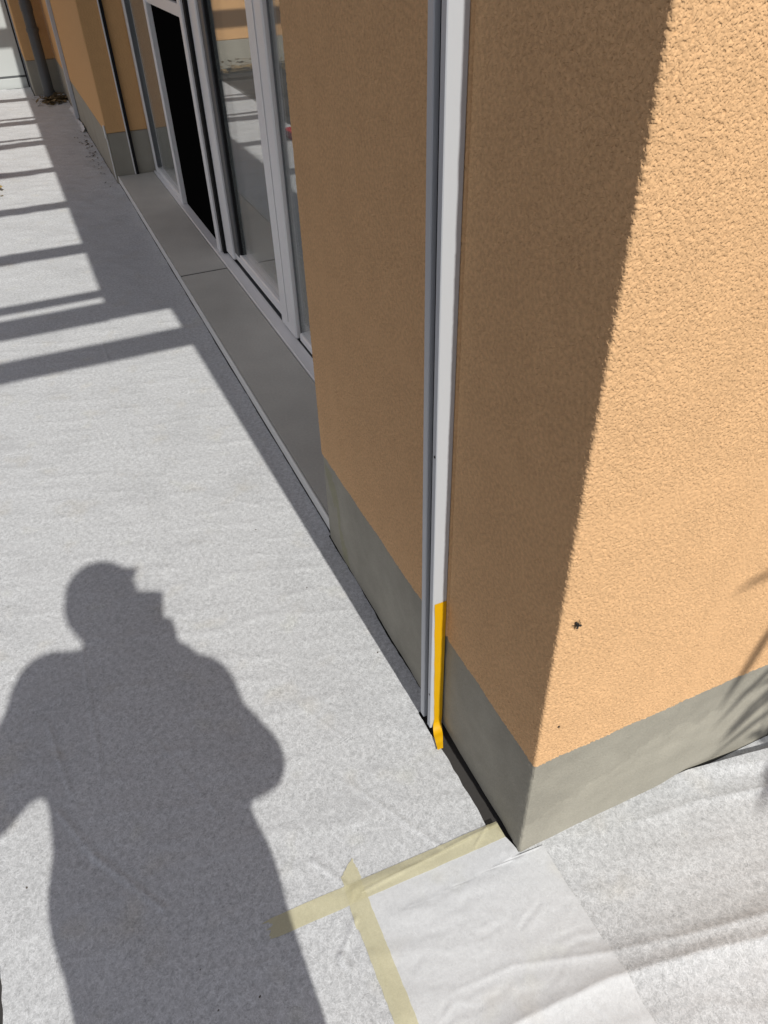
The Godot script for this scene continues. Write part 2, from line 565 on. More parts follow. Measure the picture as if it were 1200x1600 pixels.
func door() -> void:
	var d := Node3D.new()
	d.name = "terrace_door"
	house.add_child(d)
	tag(d, "glazed terrace door with pale grey frames")
	var yb := 0.058
	var top := 2.298
	put("threshold_rail", cbox(Vector3(0.2695, 0.006, -5.446), Vector3(0.328, yb, -1.114), 0.003), M.frame, d)
	put("track", cbox(Vector3(0.3285, 0.006, -5.446), Vector3(0.46, 0.05, -1.114), 0.002), M.frame_dark, d)
	# far leaf: jamb, mullion, rails and a pane
	put("jamb", cbox(Vector3(0.285, yb + 0.001, -5.446), Vector3(0.345, top, -5.37), 0.004), M.frame, d)
	put("jamb_bead", cbox(Vector3(0.292, yb + 0.04, -5.3695), Vector3(0.33, top, -5.345), 0.003), M.frame_dark, d)
	put("bottom_rail", cbox(Vector3(0.292, yb + 0.001, -5.3695), Vector3(0.335, 0.092, -4.595), 0.004), M.frame, d)
	put("mullion", cbox(Vector3(0.288, yb + 0.001, -4.594), Vector3(0.345, top, -4.535), 0.004), M.frame, d)
	put("pane", cbox(Vector3(0.308, 0.0925, -5.3445), Vector3(0.312, top - 0.05, -4.5945), 0.0003), M.glass, d)
	put("pane", cbox(Vector3(0.326, 0.0925, -5.3445), Vector3(0.330, top - 0.05, -4.5945), 0.0003), M.glass, d)
	# insect screen: black cloth in a thin frame with a cross bar
	var s := put("insect_screen", cbox(Vector3(0.318, yb + 0.001, -4.534), Vector3(0.322, top, -3.641), 0.0005), M.screen, d)
	tag(s, "black insect screen")
	put("cross_bar", cbox(Vector3(0.296, 1.145, -4.5345), Vector3(0.3175, 1.20, -3.641), 0.003), M.frame, d)
	put("stile", cbox(Vector3(0.290, yb + 0.001, -3.640), Vector3(0.335, top, -3.575), 0.004), M.frame, d)
	put("gasket", cbox(Vector3(0.302, yb + 0.001, -3.5745), Vector3(0.34, top, -3.535), 0.002), M.gasket, d)
	# middle leaf, set back behind the track
	var x0 := 0.318
	put("stile", cbox(Vector3(x0, yb + 0.012, -3.5345), Vector3(0.38, top, -3.385), 0.005), M.frame, d)
	put("glazing_bead", cbox(Vector3(x0 + 0.012, yb + 0.05, -3.3845), Vector3(0.38, top, -3.30), 0.004), M.frame_dark, d)
	put("gasket", cbox(Vector3(x0 + 0.02, 0.10, -3.2995), Vector3(0.37, top, -3.285), 0.002), M.gasket, d)
	put("bottom_rail", cbox(Vector3(x0 + 0.016, yb + 0.012, -3.3845), Vector3(0.38, 0.125, -2.551), 0.005), M.frame, d)
	put("stile", cbox(Vector3(x0, yb + 0.006, -2.55), Vector3(0.385, top, -2.345), 0.006), M.frame, d)
	put("stile_groove", cbox(Vector3(x0 - 0.004, yb + 0.05, -2.46), Vector3(x0 - 0.0005, top, -2.44), 0.001), M.frame, d)
	put("pane", cbox(Vector3(0.352, 0.1255, -3.2845), Vector3(0.356, top - 0.05, -2.5505), 0.0003), M.glass, d)
	put("pane", cbox(Vector3(0.370, 0.1255, -3.2845), Vector3(0.374, top - 0.05, -2.5505), 0.0003), M.glass, d)
	# near leaf, mostly hidden behind the pier
	put("glazing_bead", cbox(Vector3(x0 + 0.02, yb + 0.03, -2.3445), Vector3(0.39, top, -2.330), 0.003), M.frame_dark, d)
	put("bottom_rail", cbox(Vector3(x0 + 0.012, yb + 0.004, -2.3295), Vector3(0.385, 0.10, -1.116), 0.005), M.frame, d)
	put("pane", cbox(Vector3(0.341, 0.1005, -2.3295), Vector3(0.345, top - 0.05, -1.116), 0.0003), M.glass, d)
	put("pane", cbox(Vector3(0.361, 0.1005, -2.3295), Vector3(0.365, top - 0.05, -1.116), 0.0003), M.glass, d)
	put("head_rail", cbox(Vector3(0.27, top + 0.0005, -5.446), Vector3(0.46, 2.2998, -1.114), 0.0005), M.frame, d)

func paint_tray() -> void:
	var t := thing("paint_tray", "shallow red plastic tray on the floor, seen as a reflection beside the near pier", "tray", Vector3(-0.99, 0.008, -6.02))
	put("base", cbox(Vector3(-0.16, 0.0, -0.20), Vector3(0.16, 0.008, 0.20), 0.002), M.red, t)
	for q in [[-0.16, -0.148, -0.20, 0.20], [0.148, 0.16, -0.20, 0.20], [-0.1475, 0.1475, -0.20, -0.188], [-0.1475, 0.1475, 0.188, 0.20]]:
		put("rim", cbox(Vector3(q[0], 0.0085, q[2]), Vector3(q[1], 0.055, q[3]), 0.003), M.red, t)

# ---------------------------------------------------------------- fleece on the floor
const CREASES := [
	[[-0.455, -3.2], [-0.479, -1.95], [-0.500, -1.388], [-0.501, -1.16], 0.0013], [[-0.62, -2.6], [-0.56, -1.75], [-0.52, -1.36], 0.0008], [[-0.30, -1.50], [-0.12, -1.33], 0.0010], [[-0.93, -1.65], [-0.60, -1.52], 0.0008], [[-0.44, -1.62], [-0.40, -1.30], 0.0008], [[-0.398, -1.287], [-0.369, -1.038], 0.0009], [[-0.768, -1.035], [-0.774, -0.545], 0.0012],
	[[-0.875, -0.763], [-0.862, -0.659], [-0.843, -0.541], 0.0016], [[-0.874, -0.505], [-0.812, -0.366], [-0.702, -0.201], 0.0020], [[-0.395, -0.166], [-0.354, -0.090], 0.0020],
	[[-0.262, -0.298], [-0.140, -0.079], 0.0016], [[-0.387, -1.638], [-0.151, -1.573], 0.0009], [[-0.60, -2.3], [-0.52, -1.9], 0.0010], [[-0.84, -4.6], [-0.62, -4.35], 0.003], [[-0.72, -4.75], [-0.55, -4.5], 0.003],
	[[-0.36, -0.02], [-0.41, 0.03], [-0.40, 0.06], 0.0018], [[-0.30, -0.55], [-0.22, -0.40], 0.0009], [[-0.64, -0.60], [-0.55, -0.35], 0.0010]]
const FOLD := [[-0.34, 0.272, 0.001], [-0.17, 0.262, 0.010], [0.02, 0.274, 0.018], [0.17, 0.302, 0.022], [0.34, 0.342, 0.026], [1.0, 0.46, 0.028]]
const FOLD2 := [[-0.25, 0.17, 0.001], [-0.126, 0.179, 0.003], [0.041, 0.234, 0.005], [0.207, 0.276, 0.006], [0.36, 0.306, 0.006], [0.9, 0.40, 0.004]]
const FOLD4 := [[0.26, 0.050, 0.001], [0.40, 0.066, 0.004], [0.55, 0.085, 0.006], [0.90, 0.12, 0.006]]

func floor_h(x: float, z: float) -> float:
	var far := clampf((-z - 2.5) / 3.0, 0.0, 1.0)
	var h := 0.0026 + nf.get_noise_2d(x * 2.2, z * 2.2) * (0.0016 + 0.004 * far)
	h += nz.get_noise_2d(x * 14.0, z * 11.0) * 0.00032
	# long soft wrinkles lying across the sheet
	var wr := nw.get_noise_2d(x * 3.0 + z * 1.2, z * 11.0 - x * 3.0)
	h += maxf(0.0, wr) * wr * (0.0020 + 0.005 * far)
	var p := Vector2(x, z)
	for c in CREASES:
		var amp: float = c[-1]
		for i in c.size() - 2:
			var a := Vector2(c[i][0], c[i][1])
			var b := Vector2(c[i + 1][0], c[i + 1][1])
			if absf(z - (a.y + b.y) * 0.5) > absf(a.y - b.y) * 0.5 + 0.03 or absf(x - (a.x + b.x) * 0.5) > absf(a.x - b.x) * 0.5 + 0.03: continue
			var q := seg_dist(p, a, b)
			amp *= 1.5
			var w: float = 0.0042 + amp * 0.8
			h += amp * exp(-q.x * q.x / (w * w)) - amp * 0.35 * exp(-q.x * q.x / (w * w * 9.0))
	if z > 0.15 and x > 0.0: h += nz.get_noise_2d(x * 2.2 + 3.0, (z - 0.17 * x) * 26.0 + nf.get_noise_2d(x * 4.0, z * 4.0)) * 0.0013 * clampf((z - 0.15) * 7.0, 0.0, 1.0) * clampf(x * 8.0, 0.0, 1.0)
	if z > 0.0 and z < 0.7 and x > -0.36:
		for f in [FOLD, FOLD2, FOLD4]:
			var best := 9.0
			var amp := 0.0
			var side := 1.0
			for i in f.size() - 1:
				var a := Vector2(f[i][0], f[i][1])
				var b := Vector2(f[i + 1][0], f[i + 1][1])
				var q := seg_dist(p, a, b)
				if q.x < best:
					best = q.x
					amp = lerpf(f[i][2], f[i + 1][2], q.y)
					side = signf((b - a).cross(p - a))
			var w := amp * (1.35 if side > 0.0 else 2.0) + 0.003
			h += amp * exp(-best / w)
	return h

func b_wrinkle(x: float, z: float) -> float:
	if x > 0.06: return 0.0
	var fan := (z - 0.10) * (1.0 + (0.3 - x) * 0.9)
	var on := clampf(nf.get_noise_2d(x * 5.0 + 7.0, z * 9.0) * 2.0 + 0.45, 0.0, 1.0)
	var wv := nz.get_noise_2d(x * 3.2 + fan * 6.0, fan * 22.0 + nf.get_noise_2d(x * 4.0, z * 4.0) * 2.5)
	var fine := nz.get_noise_2d(x * 8.0 - fan * 20.0, fan * 70.0 + nf.get_noise_2d(x * 6.0, z * 9.0) * 3.0)
	return (wv * 0.0011 + fine * 0.00028) * on

func in_b(x: float, z: float) -> float:   # how far the upper sheet reaches here
	return smoothstep(-0.366, -0.350, x) * clampf((z + 0.088) / 0.016, 0.0, 1.0)

func top_h(x: float, z: float) -> float:
	return floor_h(x, z) + in_b(x, z) * (0.0032 + b_wrinkle(x, z))

func strip(zs: PackedFloat32Array, cols: int, left: Callable, right: Callable, hfn: Callable, tint: float, seed_: float) -> ArrayMesh:
	var pts := PackedVector3Array()
	var cl := PackedColorArray()
	pts.resize(zs.size() * cols)
	cl.resize(pts.size())
	var k := 0
	for z in zs:
		var l: float = left.call(z)
		var r: float = right.call(z)
		for c in cols:
			var x := lerpf(l, r, float(c) / (cols - 1))
			pts[k] = Vector3(x, hfn.call(x, z), z)
			var soil := 1.0 + nf.get_noise_2d(x * 3.1 + seed_, z * 3.1) * tint
			var beige := clampf(nf.get_noise_2d(x * 6.0 - 8.0, z * 6.0 + seed_) - 0.25, 0.0, 1.0) * 0.13
			cl[k] = Color(soil, soil * (1.0 - beige * 0.35), soil * (1.0 - beige))
			k += 1
	return sheet(pts, cols, Vector3.UP, cl)

func fleece_and_tape() -> void:
	var jag := func(z: float, s: float) -> float: return nz.get_noise_2d(z * 20.0, s) * 0.002 + nz.get_noise_2d(z * 3.0, s + 5.0) * 0.003
	var edge_a := func(z: float) -> float:
		var base := 0.0
		if z < -1.12 and z > -5.44: base = 0.009
		if z > -0.41: base = lerpf(0.0, -0.037, clampf((z + 0.41) / 0.006, 0.0, 1.0))
		if z > -0.335: base = lerpf(-0.037, -0.030, clampf((z + 0.335) / 0.05, 0.0, 1.0))
		if z > -0.05: base = -0.012
		if z < -5.45 and z > -9.3: base = -0.002
		if z < -9.28: base = -0.31
		return base + jag.call(z, 1.0) * (0.5 if z < -1.0 else 0.8)
	var a := put("fleece_sheet", strip(steps([[-9.87, -3.0, 0.03], [-3.0, -1.2, 0.008], [-1.2, 0.35, 0.0045], [0.35, 2.4, 0.04]]), 205, func(z: float) -> float: return -1.007 + jag.call(z, 9.0), edge_a, floor_h, 0.10, 0.0), M.fleece_single)
	tag(a, "long grey-white fleece sheet running along the house under the photographer's shadow", "floor fleece", "fleece sheets laid on the floor")
	# sheet beyond the corner, one layer
	var c_edge := func(x: float) -> float: return -0.003 + maxf(0.0, x - 0.41) * 0.16
	var c := put("fleece_sheet", strip(steps([[0.0, 0.55, 0.0045], [0.55, 2.4, 0.04]]), 240, func(z: float) -> float: return -0.006, func(z: float) -> float: return 1.15, func(x: float, z: float) -> float:
		var lift := clampf((x - 0.38) / 0.06, 0.0, 1.0)
		var near: float = maxf(0.0, z - c_edge.call(x))
		return floor_h(x, z) + 0.001 + lift * 0.016 * exp(-near / 0.03) + nf.get_noise_2d(x * 7.0 + 3.0, z * 7.0) * 0.0016 * clampf((x - 0.1) / 0.2, 0.0, 1.0), 0.10, 30.0), M.fleece_single)
	# shear its rows so that the edge leaves the wall past 0.4 m
	shear_rows(c, c_edge)
	tag(c, "mottled fleece sheet on the floor below the sunlit wall", "floor fleece", "fleece sheets laid on the floor")
	var dd := put("fleece_sheet", strip(steps([[0.001, 0.25, 0.02]]), 60, func(z: float) -> float: return 0.32, func(z: float) -> float: return 1.4, func(x: float, z: float) -> float: return -0.004 + nf.get_noise_2d(x * 4.0, z * 4.0) * 0.002, 0.1, 60.0), M.fleece_single)
	tag(dd, "fleece strip tucked against the plinth under the lifted sheet edge", "floor fleece", "fleece sheets laid on the floor")
	var b := put("fleece_sheet", strip(steps([[-0.068, 0.45, 0.0040], [0.45, 2.4, 0.04]]), 125, func(z: float) -> float: return -0.348 + jag.call(z, 21.0) * 0.4, func(z: float) -> float: return (0.055 if z > 0.004 else lerpf(-0.014, 0.0, clampf((z + 0.068) / 0.06, 0.0, 1.0))) + jag.call(z, 33.0) * 0.5, func(x: float, z: float) -> float: return floor_h(x, z) + 0.0032 + b_wrinkle(x, z), 0.05, 90.0), M.fleece_double)
	tag(b, "whiter wrinkled fleece sheet taped down at the pier corner", "floor fleece", "fleece sheets laid on the floor")
	# masking tape along the sheet's two edges
	var pts := PackedVector3Array()
	var xs := steps([[-0.520, -0.008, 0.004]])
	for i in 14:
		var t := i / 13.0
		for x in xs:
			var zc := -0.066 + (x + 0.26) * 0.026
			var half := 0.0195
			var endl := clampf((x + 0.520) / 0.014, 0.0, 1.0)
			half *= lerpf(0.82, 1.0, sqrt(endl)) + nz.get_noise_2d(x * 40.0, t * 3.0) * 0.015
			var z := zc + (t - 0.5) * 2.0 * half
			var cr := seg_dist(Vector2(x, z), Vector2(-0.325, -0.066), Vector2(-0.05, -0.066))
			var cr2 := seg_dist(Vector2(x, z), Vector2(-0.075, -0.050), Vector2(-0.03, -0.078))
			var cz := Vector2(-0.325, -0.062).lerp(Vector2(-0.04, -0.073), clampf((x + 0.325) / 0.285, 0.0, 1.0))
			var ridge := (0.0017 * exp(-pow((z - cz.y) / 0.0030, 2.0)) if x > -0.33 else 0.0) + 0.0018 * exp(-pow(cr2.x / 0.003, 2.0))
			pts.append(Vector3(x + (1.0 - endl) * nf.get_noise_2d(t * 60.0, 2.0) * 0.022, top_h(x, z) + 0.0012 + ridge, z))
	var th := put("masking_tape", sheet(pts, xs.size(), Vector3.UP), M.masking_tape)
	tag(th, "cream masking tape strip running from the pier corner towards the shadow", "tape", "tape strips")
	pts = PackedVector3Array()
	var zs := steps([[-0.135, 0.30, 0.004], [0.30, 1.2, 0.03]])
	for i in 12:
		var t := i / 11.0
		for z in zs:
			var l := lerpf(-0.366, -0.358, clampf(-z / 0.1, 0.0, 1.0))
			if z < -0.104: l = lerpf(-0.325, -0.362, clampf((z + 0.135) / 0.031, 0.0, 1.0))
			if z > 0.0: l = -0.362
			var r := -0.323 if z > -0.09 else lerpf(-0.3235, -0.319, clampf((z + 0.135) / 0.045, 0.0, 1.0))
			var x := lerpf(l, r, t) + nz.get_noise_2d(z * 60.0, t) * 0.0008 + nf.get_noise_2d(z * 110.0, 4.0) * 0.004 * clampf(-(z + 0.10) * 60.0, 0.0, 1.0) + (z - 0.05) * -0.012
			pts.append(Vector3(x, top_h(x, z) + 0.0020 + 0.0006 * exp(-pow((x + 0.343 + (z - 0.1) * 0.03) / 0.003, 2.0)) * clampf(z * 12.0, 0.0, 1.0), z))
	var tv := put("masking_tape", sheet(pts, zs.size(), Vector3.UP), M.masking_tape)
	tag(tv, "cream masking tape strip with a torn pointed end crossing the other tape", "tape", "tape strips")
	yellow_tape()

func shear_rows(o: MeshInstance3D, edge: Callable) -> void:
	var arr := (o.mesh as ArrayMesh).surface_get_arrays(0)
	var v: PackedVector3Array = arr[Mesh.ARRAY_VERTEX]
	for i in v.size():
		var e: float = edge.call(v[i].x)
		if v[i].z < 0.3: v[i].z = lerpf(e, 0.3, v[i].z / 0.3)
	arr[Mesh.ARRAY_VERTEX] = v
	var mesh := ArrayMesh.new()
	mesh.add_surface_from_arrays(Mesh.PRIMITIVE_TRIANGLES, arr)
	o.mesh = mesh

func yellow_tape() -> void:
	# wraps the rail's sunny side, then turns out onto the floor and curls
	var line := []   # [y, z, x left, x right]
	for y in steps([[0.437, 0.045, 0.012]]): line.append([y, -0.3437 + nz.get_noise_2d(y * 30.0, 3.0) * 0.0005, lerpf(-0.0205, -0.0275, clampf(y / 0.437, 0.0, 1.0)) - 0.002 + nz.get_noise_2d(y * 25.0, 8.0) * 0.0006, -0.0022])
	for i in 9:
		var t := (i + 1) / 9.0
		var a := t * PI * 0.5
		line.append([0.036 - 0.023 * sin(a), -0.3435 + 0.02 * (1.0 - cos(a)) + t * 0.004, lerpf(-0.0235, -0.035, t), lerpf(-0.0022, -0.012, t)])
	for i in 5:
		var t := (i + 1) / 5.0
		line.append([0.014 - 0.004 * t + sin(t * 9.0) * 0.0012, -0.319 + 0.034 * t, lerpf(-0.035, -0.043, t), lerpf(-0.012, -0.029, t)])
	var cols := 7
	var pts := PackedVector3Array()
	for l in line:
		for c in cols:
			var t := c / (cols - 1.0)
			var x := lerpf(l[2], l[3], t)
			pts.append(Vector3(x, l[0] + (sin(t * PI) * 0.0007 if l[0] < 0.03 else 0.0), l[1]))
	var o := put("yellow_tape", sheet(pts, cols, Vector3(0, 0.2, 1)), M.yellow_tape)
	tag(o, "bright yellow tape stuck down the guide rail and onto the floor", "tape", "tape strips")

# ---------------------------------------------------------------- far end
func end_of_terrace() -> void:
	var s := thing("screen_panel", "pale grey-white panel with a base rail closing the terrace end", "panel", Vector3(-0.65, 0, -9.93))
	put("panel", cbox(Vector3(-0.34, 0.125, -0.02), Vector3(0.325, 2.2, 0.01), 0.003), M.panel, s)
	put("bottom_rail", cbox(Vector3(-0.34, 0.0, -0.02), Vector3(0.325, 0.105, 0.03), 0.004), M.panel, s)
	put("seal", cbox(Vector3(-0.34, 0.1055, -0.02), Vector3(0.325, 0.1245, 0.005), 0.001), M.frame_dark, s)
	put("edge_seal", cbox(Vector3(0.3255, 0.0, -0.02), Vector3(0.339, 2.2, 0.018), 0.001), M.gasket, s)
	var w := thing("end_wall", "apricot end wall with grey plinth, seen only as a reflection in the glass", "wall", Vector3(-3, 0, -9.9))
	put("render", cbox(Vector3(-3.0, 0.29, -0.3), Vector3(1.99, 3.0, 0.0), 0.006), M.render_far, w)
	put("plinth", cbox(Vector3(-3.0, -0.01, -0.3), Vector3(1.99, 0.289, -0.003), 0.006), M.plinth, w)
	# downpipe: part of the house
	var b := Builder.new()
	b.tube([Vector3(-0.155, 0.0, -9.12), Vector3(-0.155, 3.0, -9.12)], [0.054, 0.054], 20)
	var p := put("downpipe", b.done(), M.pipe, house)
	tag(p, "dark grey round downpipe in the far corner")
	for y in [[0.60, 0.635, 0.060], [0.78, 0.86, 0.059], [0.0, 0.07, 0.062]]:
		b = Builder.new()
		b.tube([Vector3(-0.155, y[0], -9.12), Vector3(-0.155, y[1], -9.12)], [y[2], y[2]], 20)
		put("collar", b.done(), M.pipe, p)
	put("bracket", cbox(Vector3(-0.10, 0.607, -9.30), Vector3(-0.09, 0.628, -9.12), 0.002), M.pipe, p)

func debris() -> void:
	var rng := RandomNumberGenerator.new()
	rng.seed = 5
	var heaps := [["leaf_litter", "dry brown leaves and dirt around the foot of the downpipe", 150, Vector2(-0.13, -8.93), Vector2(0.13, 0.20), 0.035], ["leaf_litter", "dark crumbs of dirt along the foot of the far pier", 70, Vector2(-0.06, -6.6), Vector2(0.05, 0.75), 0.012],
		["leaf_litter", "pile of dry leaves at the foot of the end wall", 260, Vector2(-1.55, -9.62), Vector2(0.55, 0.16), 0.13], ["leaf_litter", "few yellow dry leaves lying on the sunlit fleece", 9, Vector2(-0.80, -5.68), Vector2(0.03, 0.14), 0.03]]
	for h in heaps:
		var st := SurfaceTool.new()
		st.begin(Mesh.PRIMITIVE_TRIANGLES)
		for k in int(h[2]):
			var p := Vector2(h[3].x + rng.randfn() * h[4].x * 0.6, h[3].y + rng.randfn() * h[4].y * 0.6)
			if h[0] == "leaf_litter" and p.x > -0.02: p.x = -0.02 - rng.randf() * 0.05
			var crumb: bool = h[5] < 0.02
			var s := rng.randf_range(0.006, 0.016) if crumb else rng.randf_range(0.018, 0.05)
			var c := Color(0.10, 0.075, 0.045).lerp(Color(0.32, 0.24, 0.13), rng.randf())
			if crumb: c = c * 0.5
			if h[1].begins_with("few"): c = Color(0.5, 0.38, 0.16)
			var y := floor_h(p.x, p.y) + 0.004 + rng.randf() * rng.randf() * float(h[5])
			var B := Basis.from_euler(Vector3(rng.randf_range(-0.5, 0.5), rng.randf() * TAU, rng.randf_range(-0.5, 0.5)))
			var o := Vector3(p.x, y, p.y)
			var q := [Vector3(-s, 0, 0), Vector3(-s * 0.3, s * 0.15, s * 0.45), Vector3(s * 0.5, s * 0.1, s * 0.35), Vector3(s, s * 0.25, 0), Vector3(s * 0.4, s * 0.12, -s * 0.4), Vector3(-s * 0.4, s * 0.1, -s * 0.4)]
			st.set_color(c)
			for i in range(1, 5):
				for v in [q[0], q[i], q[i + 1]]: st.add_vertex(o + B * v)
		st.generate_normals()
		var o := put(h[0], st.commit(), M.leaf_dry)
		tag(o, h[1], "leaf litter", "", "stuff")
	# single crumbs trodden onto the fleece
	var spots := [Vector2(-0.645, 0.02), Vector2(-0.66, -0.06), Vector2(-0.95, -0.36), Vector2(-0.57, 0.03), Vector2(-0.05, -0.62), Vector2(-0.20, -1.25), Vector2(-0.42, -2.1), Vector2(-0.14, -0.93), Vector2(-0.17, -2.8)]
	var cs := SurfaceTool.new()
	cs.begin(Mesh.PRIMITIVE_TRIANGLES)
	for p in spots:
		var q := Vector3(p.x, top_h(p.x, p.y) + 0.0022, p.y)
		var sz := rng.randf_range(0.0015, 0.0036)
		var ring := []
		for i in 6: ring.append(q + Vector3(cos(i * TAU / 6), 0, sin(i * TAU / 6)) * sz * rng.randf_range(0.5, 1.2) - Vector3(0, 0.0022, 0))
		cs.set_color(Color(0.13, 0.115, 0.10))
		for i in 6:
			for v in [q, ring[i], ring[(i + 1) % 6]]: cs.add_vertex(v)
	cs.generate_normals()
	tag(put("dirt_crumbs", cs.commit(), M.leaf_dry), "scattered dark dirt crumbs on the fleece", "dirt", "", "stuff")
	# fleece edge curled up along the foot of the far pier
	var pts := PackedVector3Array()
	for i in 6:
		for z in steps([[-8.4, -7.25, 0.05]]):
			var t := i / 5.0
			pts.append(Vector3(-0.040 + 0.030 * t + nz.get_noise_2d(z * 6.0, 2.0) * 0.008, 0.006 + t * t * 0.030 * (0.6 + 0.4 * sin(z * 5.0)), z))
	tag(put("fleece_offcut", sheet(pts, steps([[-8.4, -7.25, 0.05]]).size(), Vector3.UP), M.fleece_double), "narrow white fleece offcut curled up at the foot of the far pier", "floor fleece")

func insects() -> void:
	for q in [[Vector3(0.029, 0.697, 0.0035), 1.0, "small black fly sitting on the sunlit render"], [Vector3(0.036, 0.430, 0.002), 0.42, "tiny dark speck-like gnat low on the sunlit render"]]:
		var f := thing("fly", q[2], "insect", q[0])
		f.rotation = Vector3(0, 0, 0.5)
		var s: float = q[1]
		var b := Builder.new()
		b.tube([Vector3(0, -0.0062, 0) * s, Vector3(0, -0.004, 0) * s, Vector3(0, 0, 0.0008) * s, Vector3(0, 0.003, 0.0006) * s, Vector3(0, 0.0038, 0) * s, Vector3(0, 0.0056, 0) * s, Vector3(0, 0.0066, 0) * s], [0.0006 * s, 0.0028 * s, 0.0032 * s, 0.0024 * s, 0.0014 * s, 0.0021 * s, 0.0008 * s], 9)
		put("body", b.done(), M.insect, f)
		for e in [-1.0, 1.0]:
			var wb := Builder.new()
			wb.quad(Vector3(e * 0.001, 0.002, 0.0032) * s, Vector3(e * 0.0052, -0.002, 0.0026) * s, Vector3(e * 0.0048, -0.0075, 0.0022) * s, Vector3(e * 0.0012, -0.006, 0.0031) * s, Vector3(0, 0, 1))
			put("wing", wb.done(), M.insect, f)
			for k in 3:
				var lb := Builder.new()
				lb.tube([Vector3(e * 0.0015, 0.002 - k * 0.002, 0) * s, Vector3(e * 0.005, 0.0035 - k * 0.0032, 0.001) * s, Vector3(e * 0.0075, 0.005 - k * 0.0052, -0.003) * s], [0.0004 * s, 0.00035 * s, 0.0003 * s], 5)
				put("leg", lb.done(), M.insect, f)

# ---------------------------------------------------------------- what stands outside the frame and throws shadows
func pergola() -> void:
	var g := thing("pergola", "timber pergola with cross beams above the terrace", "pergola")
	var y0 := 2.6
	# [near edge of its shadow on the floor, width, height, inner end]
	for b in [[-2.63, 0.09, 0.125, -0.002], [-3.07, 0.10, 0.14, -0.3205], [-3.375, 0.04, 0.075, -0.3205], [-4.09, 0.07, 0.11, -0.3205], [-5.03, 0.065, 0.10, -0.3205], [-6.0, 0.065, 0.10, -0.3205], [-6.95, 0.075, 0.12, -0.3205], [-7.215, 0.03, 0.05, -0.3205],
			[-7.87, 0.075, 0.12, -0.3205], [-8.135, 0.03, 0.05, -0.3205], [-9.08, 0.08, 0.12, -0.3205], [-10.33, 0.08, 0.12, -0.3205], [-11.3, 0.08, 0.12, -0.3205]]:
		var z: float = b[0] - b[1] + y0 * 1.0596
		put("beam", cbox(Vector3(-3.4, y0, z), Vector3(b[3], y0 + b[2], z + b[1]), 0.004), M.timber, g)
	put("edge_beam", cbox(Vector3(-3.52, 2.45, -9.0), Vector3(-3.4005, 2.72, 0.3), 0.005), M.timber, g)
	for z in [-8.8, -4.4, 0.1]:
		put("post", cbox(Vector3(-3.52, -0.01, z), Vector3(-3.41, 2.449, z + 0.11), 0.005), M.timber, g)

func plant() -> void:
	var rng := RandomNumberGenerator.new()
	rng.seed = 12
	var at := Vector3(0.93, 0.0, 1.95)
	var g := thing("potted_plant", "potted plant with long narrow leaves in front of the sunlit wall", "plant", at)
	var b := Builder.new()
	b.tube([Vector3(0, -0.01, 0), Vector3(0, 0.30, 0), Vector3(0, 0.34, 0)], [0.14, 0.19, 0.20], 24)
	put("pot", b.done(), M.clay, g)
	b = Builder.new()
	b.tube([Vector3(0, 0.341, 0), Vector3(0, 0.35, 0)], [0.17, 0.16], 24)
	put("soil", b.done(), M.soil, g)
	for k in 9:
		var a := rng.randf() * TAU
		if k < 5: a = rng.randf_range(2.6, 3.9)
		var lean := rng.randf_range(0.12, 0.38)
		var h := rng.randf_range(1.55, 2.15)
		var p := []
		for i in 7:
			var t := i / 6.0
			p.append(Vector3(cos(a) * (0.05 + lean * t * t), 0.34 + h * t, sin(a) * (0.05 + lean * t * t)))
		b = Builder.new()
		b.tube(p, [0.006, 0.006, 0.005, 0.005, 0.004, 0.003, 0.002], 7)
		put("stem", b.done(), M.leaf_green, g)
		for i in 12:
			var t := rng.randf_range(0.40, 1.0)
			var o: Vector3 = p[int(t * 5.99)].lerp(p[int(t * 5.99) + 1], fmod(t * 5.99, 1.0))
			var la := a + rng.randf_range(-1.5, 1.5)
			var dir := Vector3(cos(la), rng.randf_range(-0.75, -0.05), sin(la)).normalized()
			var L := rng.randf_range(0.12, 0.24)
			var side := dir.cross(Vector3.UP).normalized() * L * 0.075
			var lb := Builder.new()
			var prev := o
			var pw := 0.15
			for s in 5:
				var u := (s + 1) / 5.0
				var q := o + dir * L * u + Vector3(0, 0.05 * u - 0.12 * u * u, 0) * L * 2.0
				var w := sin(PI * minf(u * 0.92 + 0.08, 1.0)) if s < 4 else 0.02
				lb.quad(prev - side * pw, prev + side * pw, q + side * w, q - side * w, Vector3.UP)
				prev = q
				pw = w
			put("leaf", lb.done(), M.leaf_green, g)

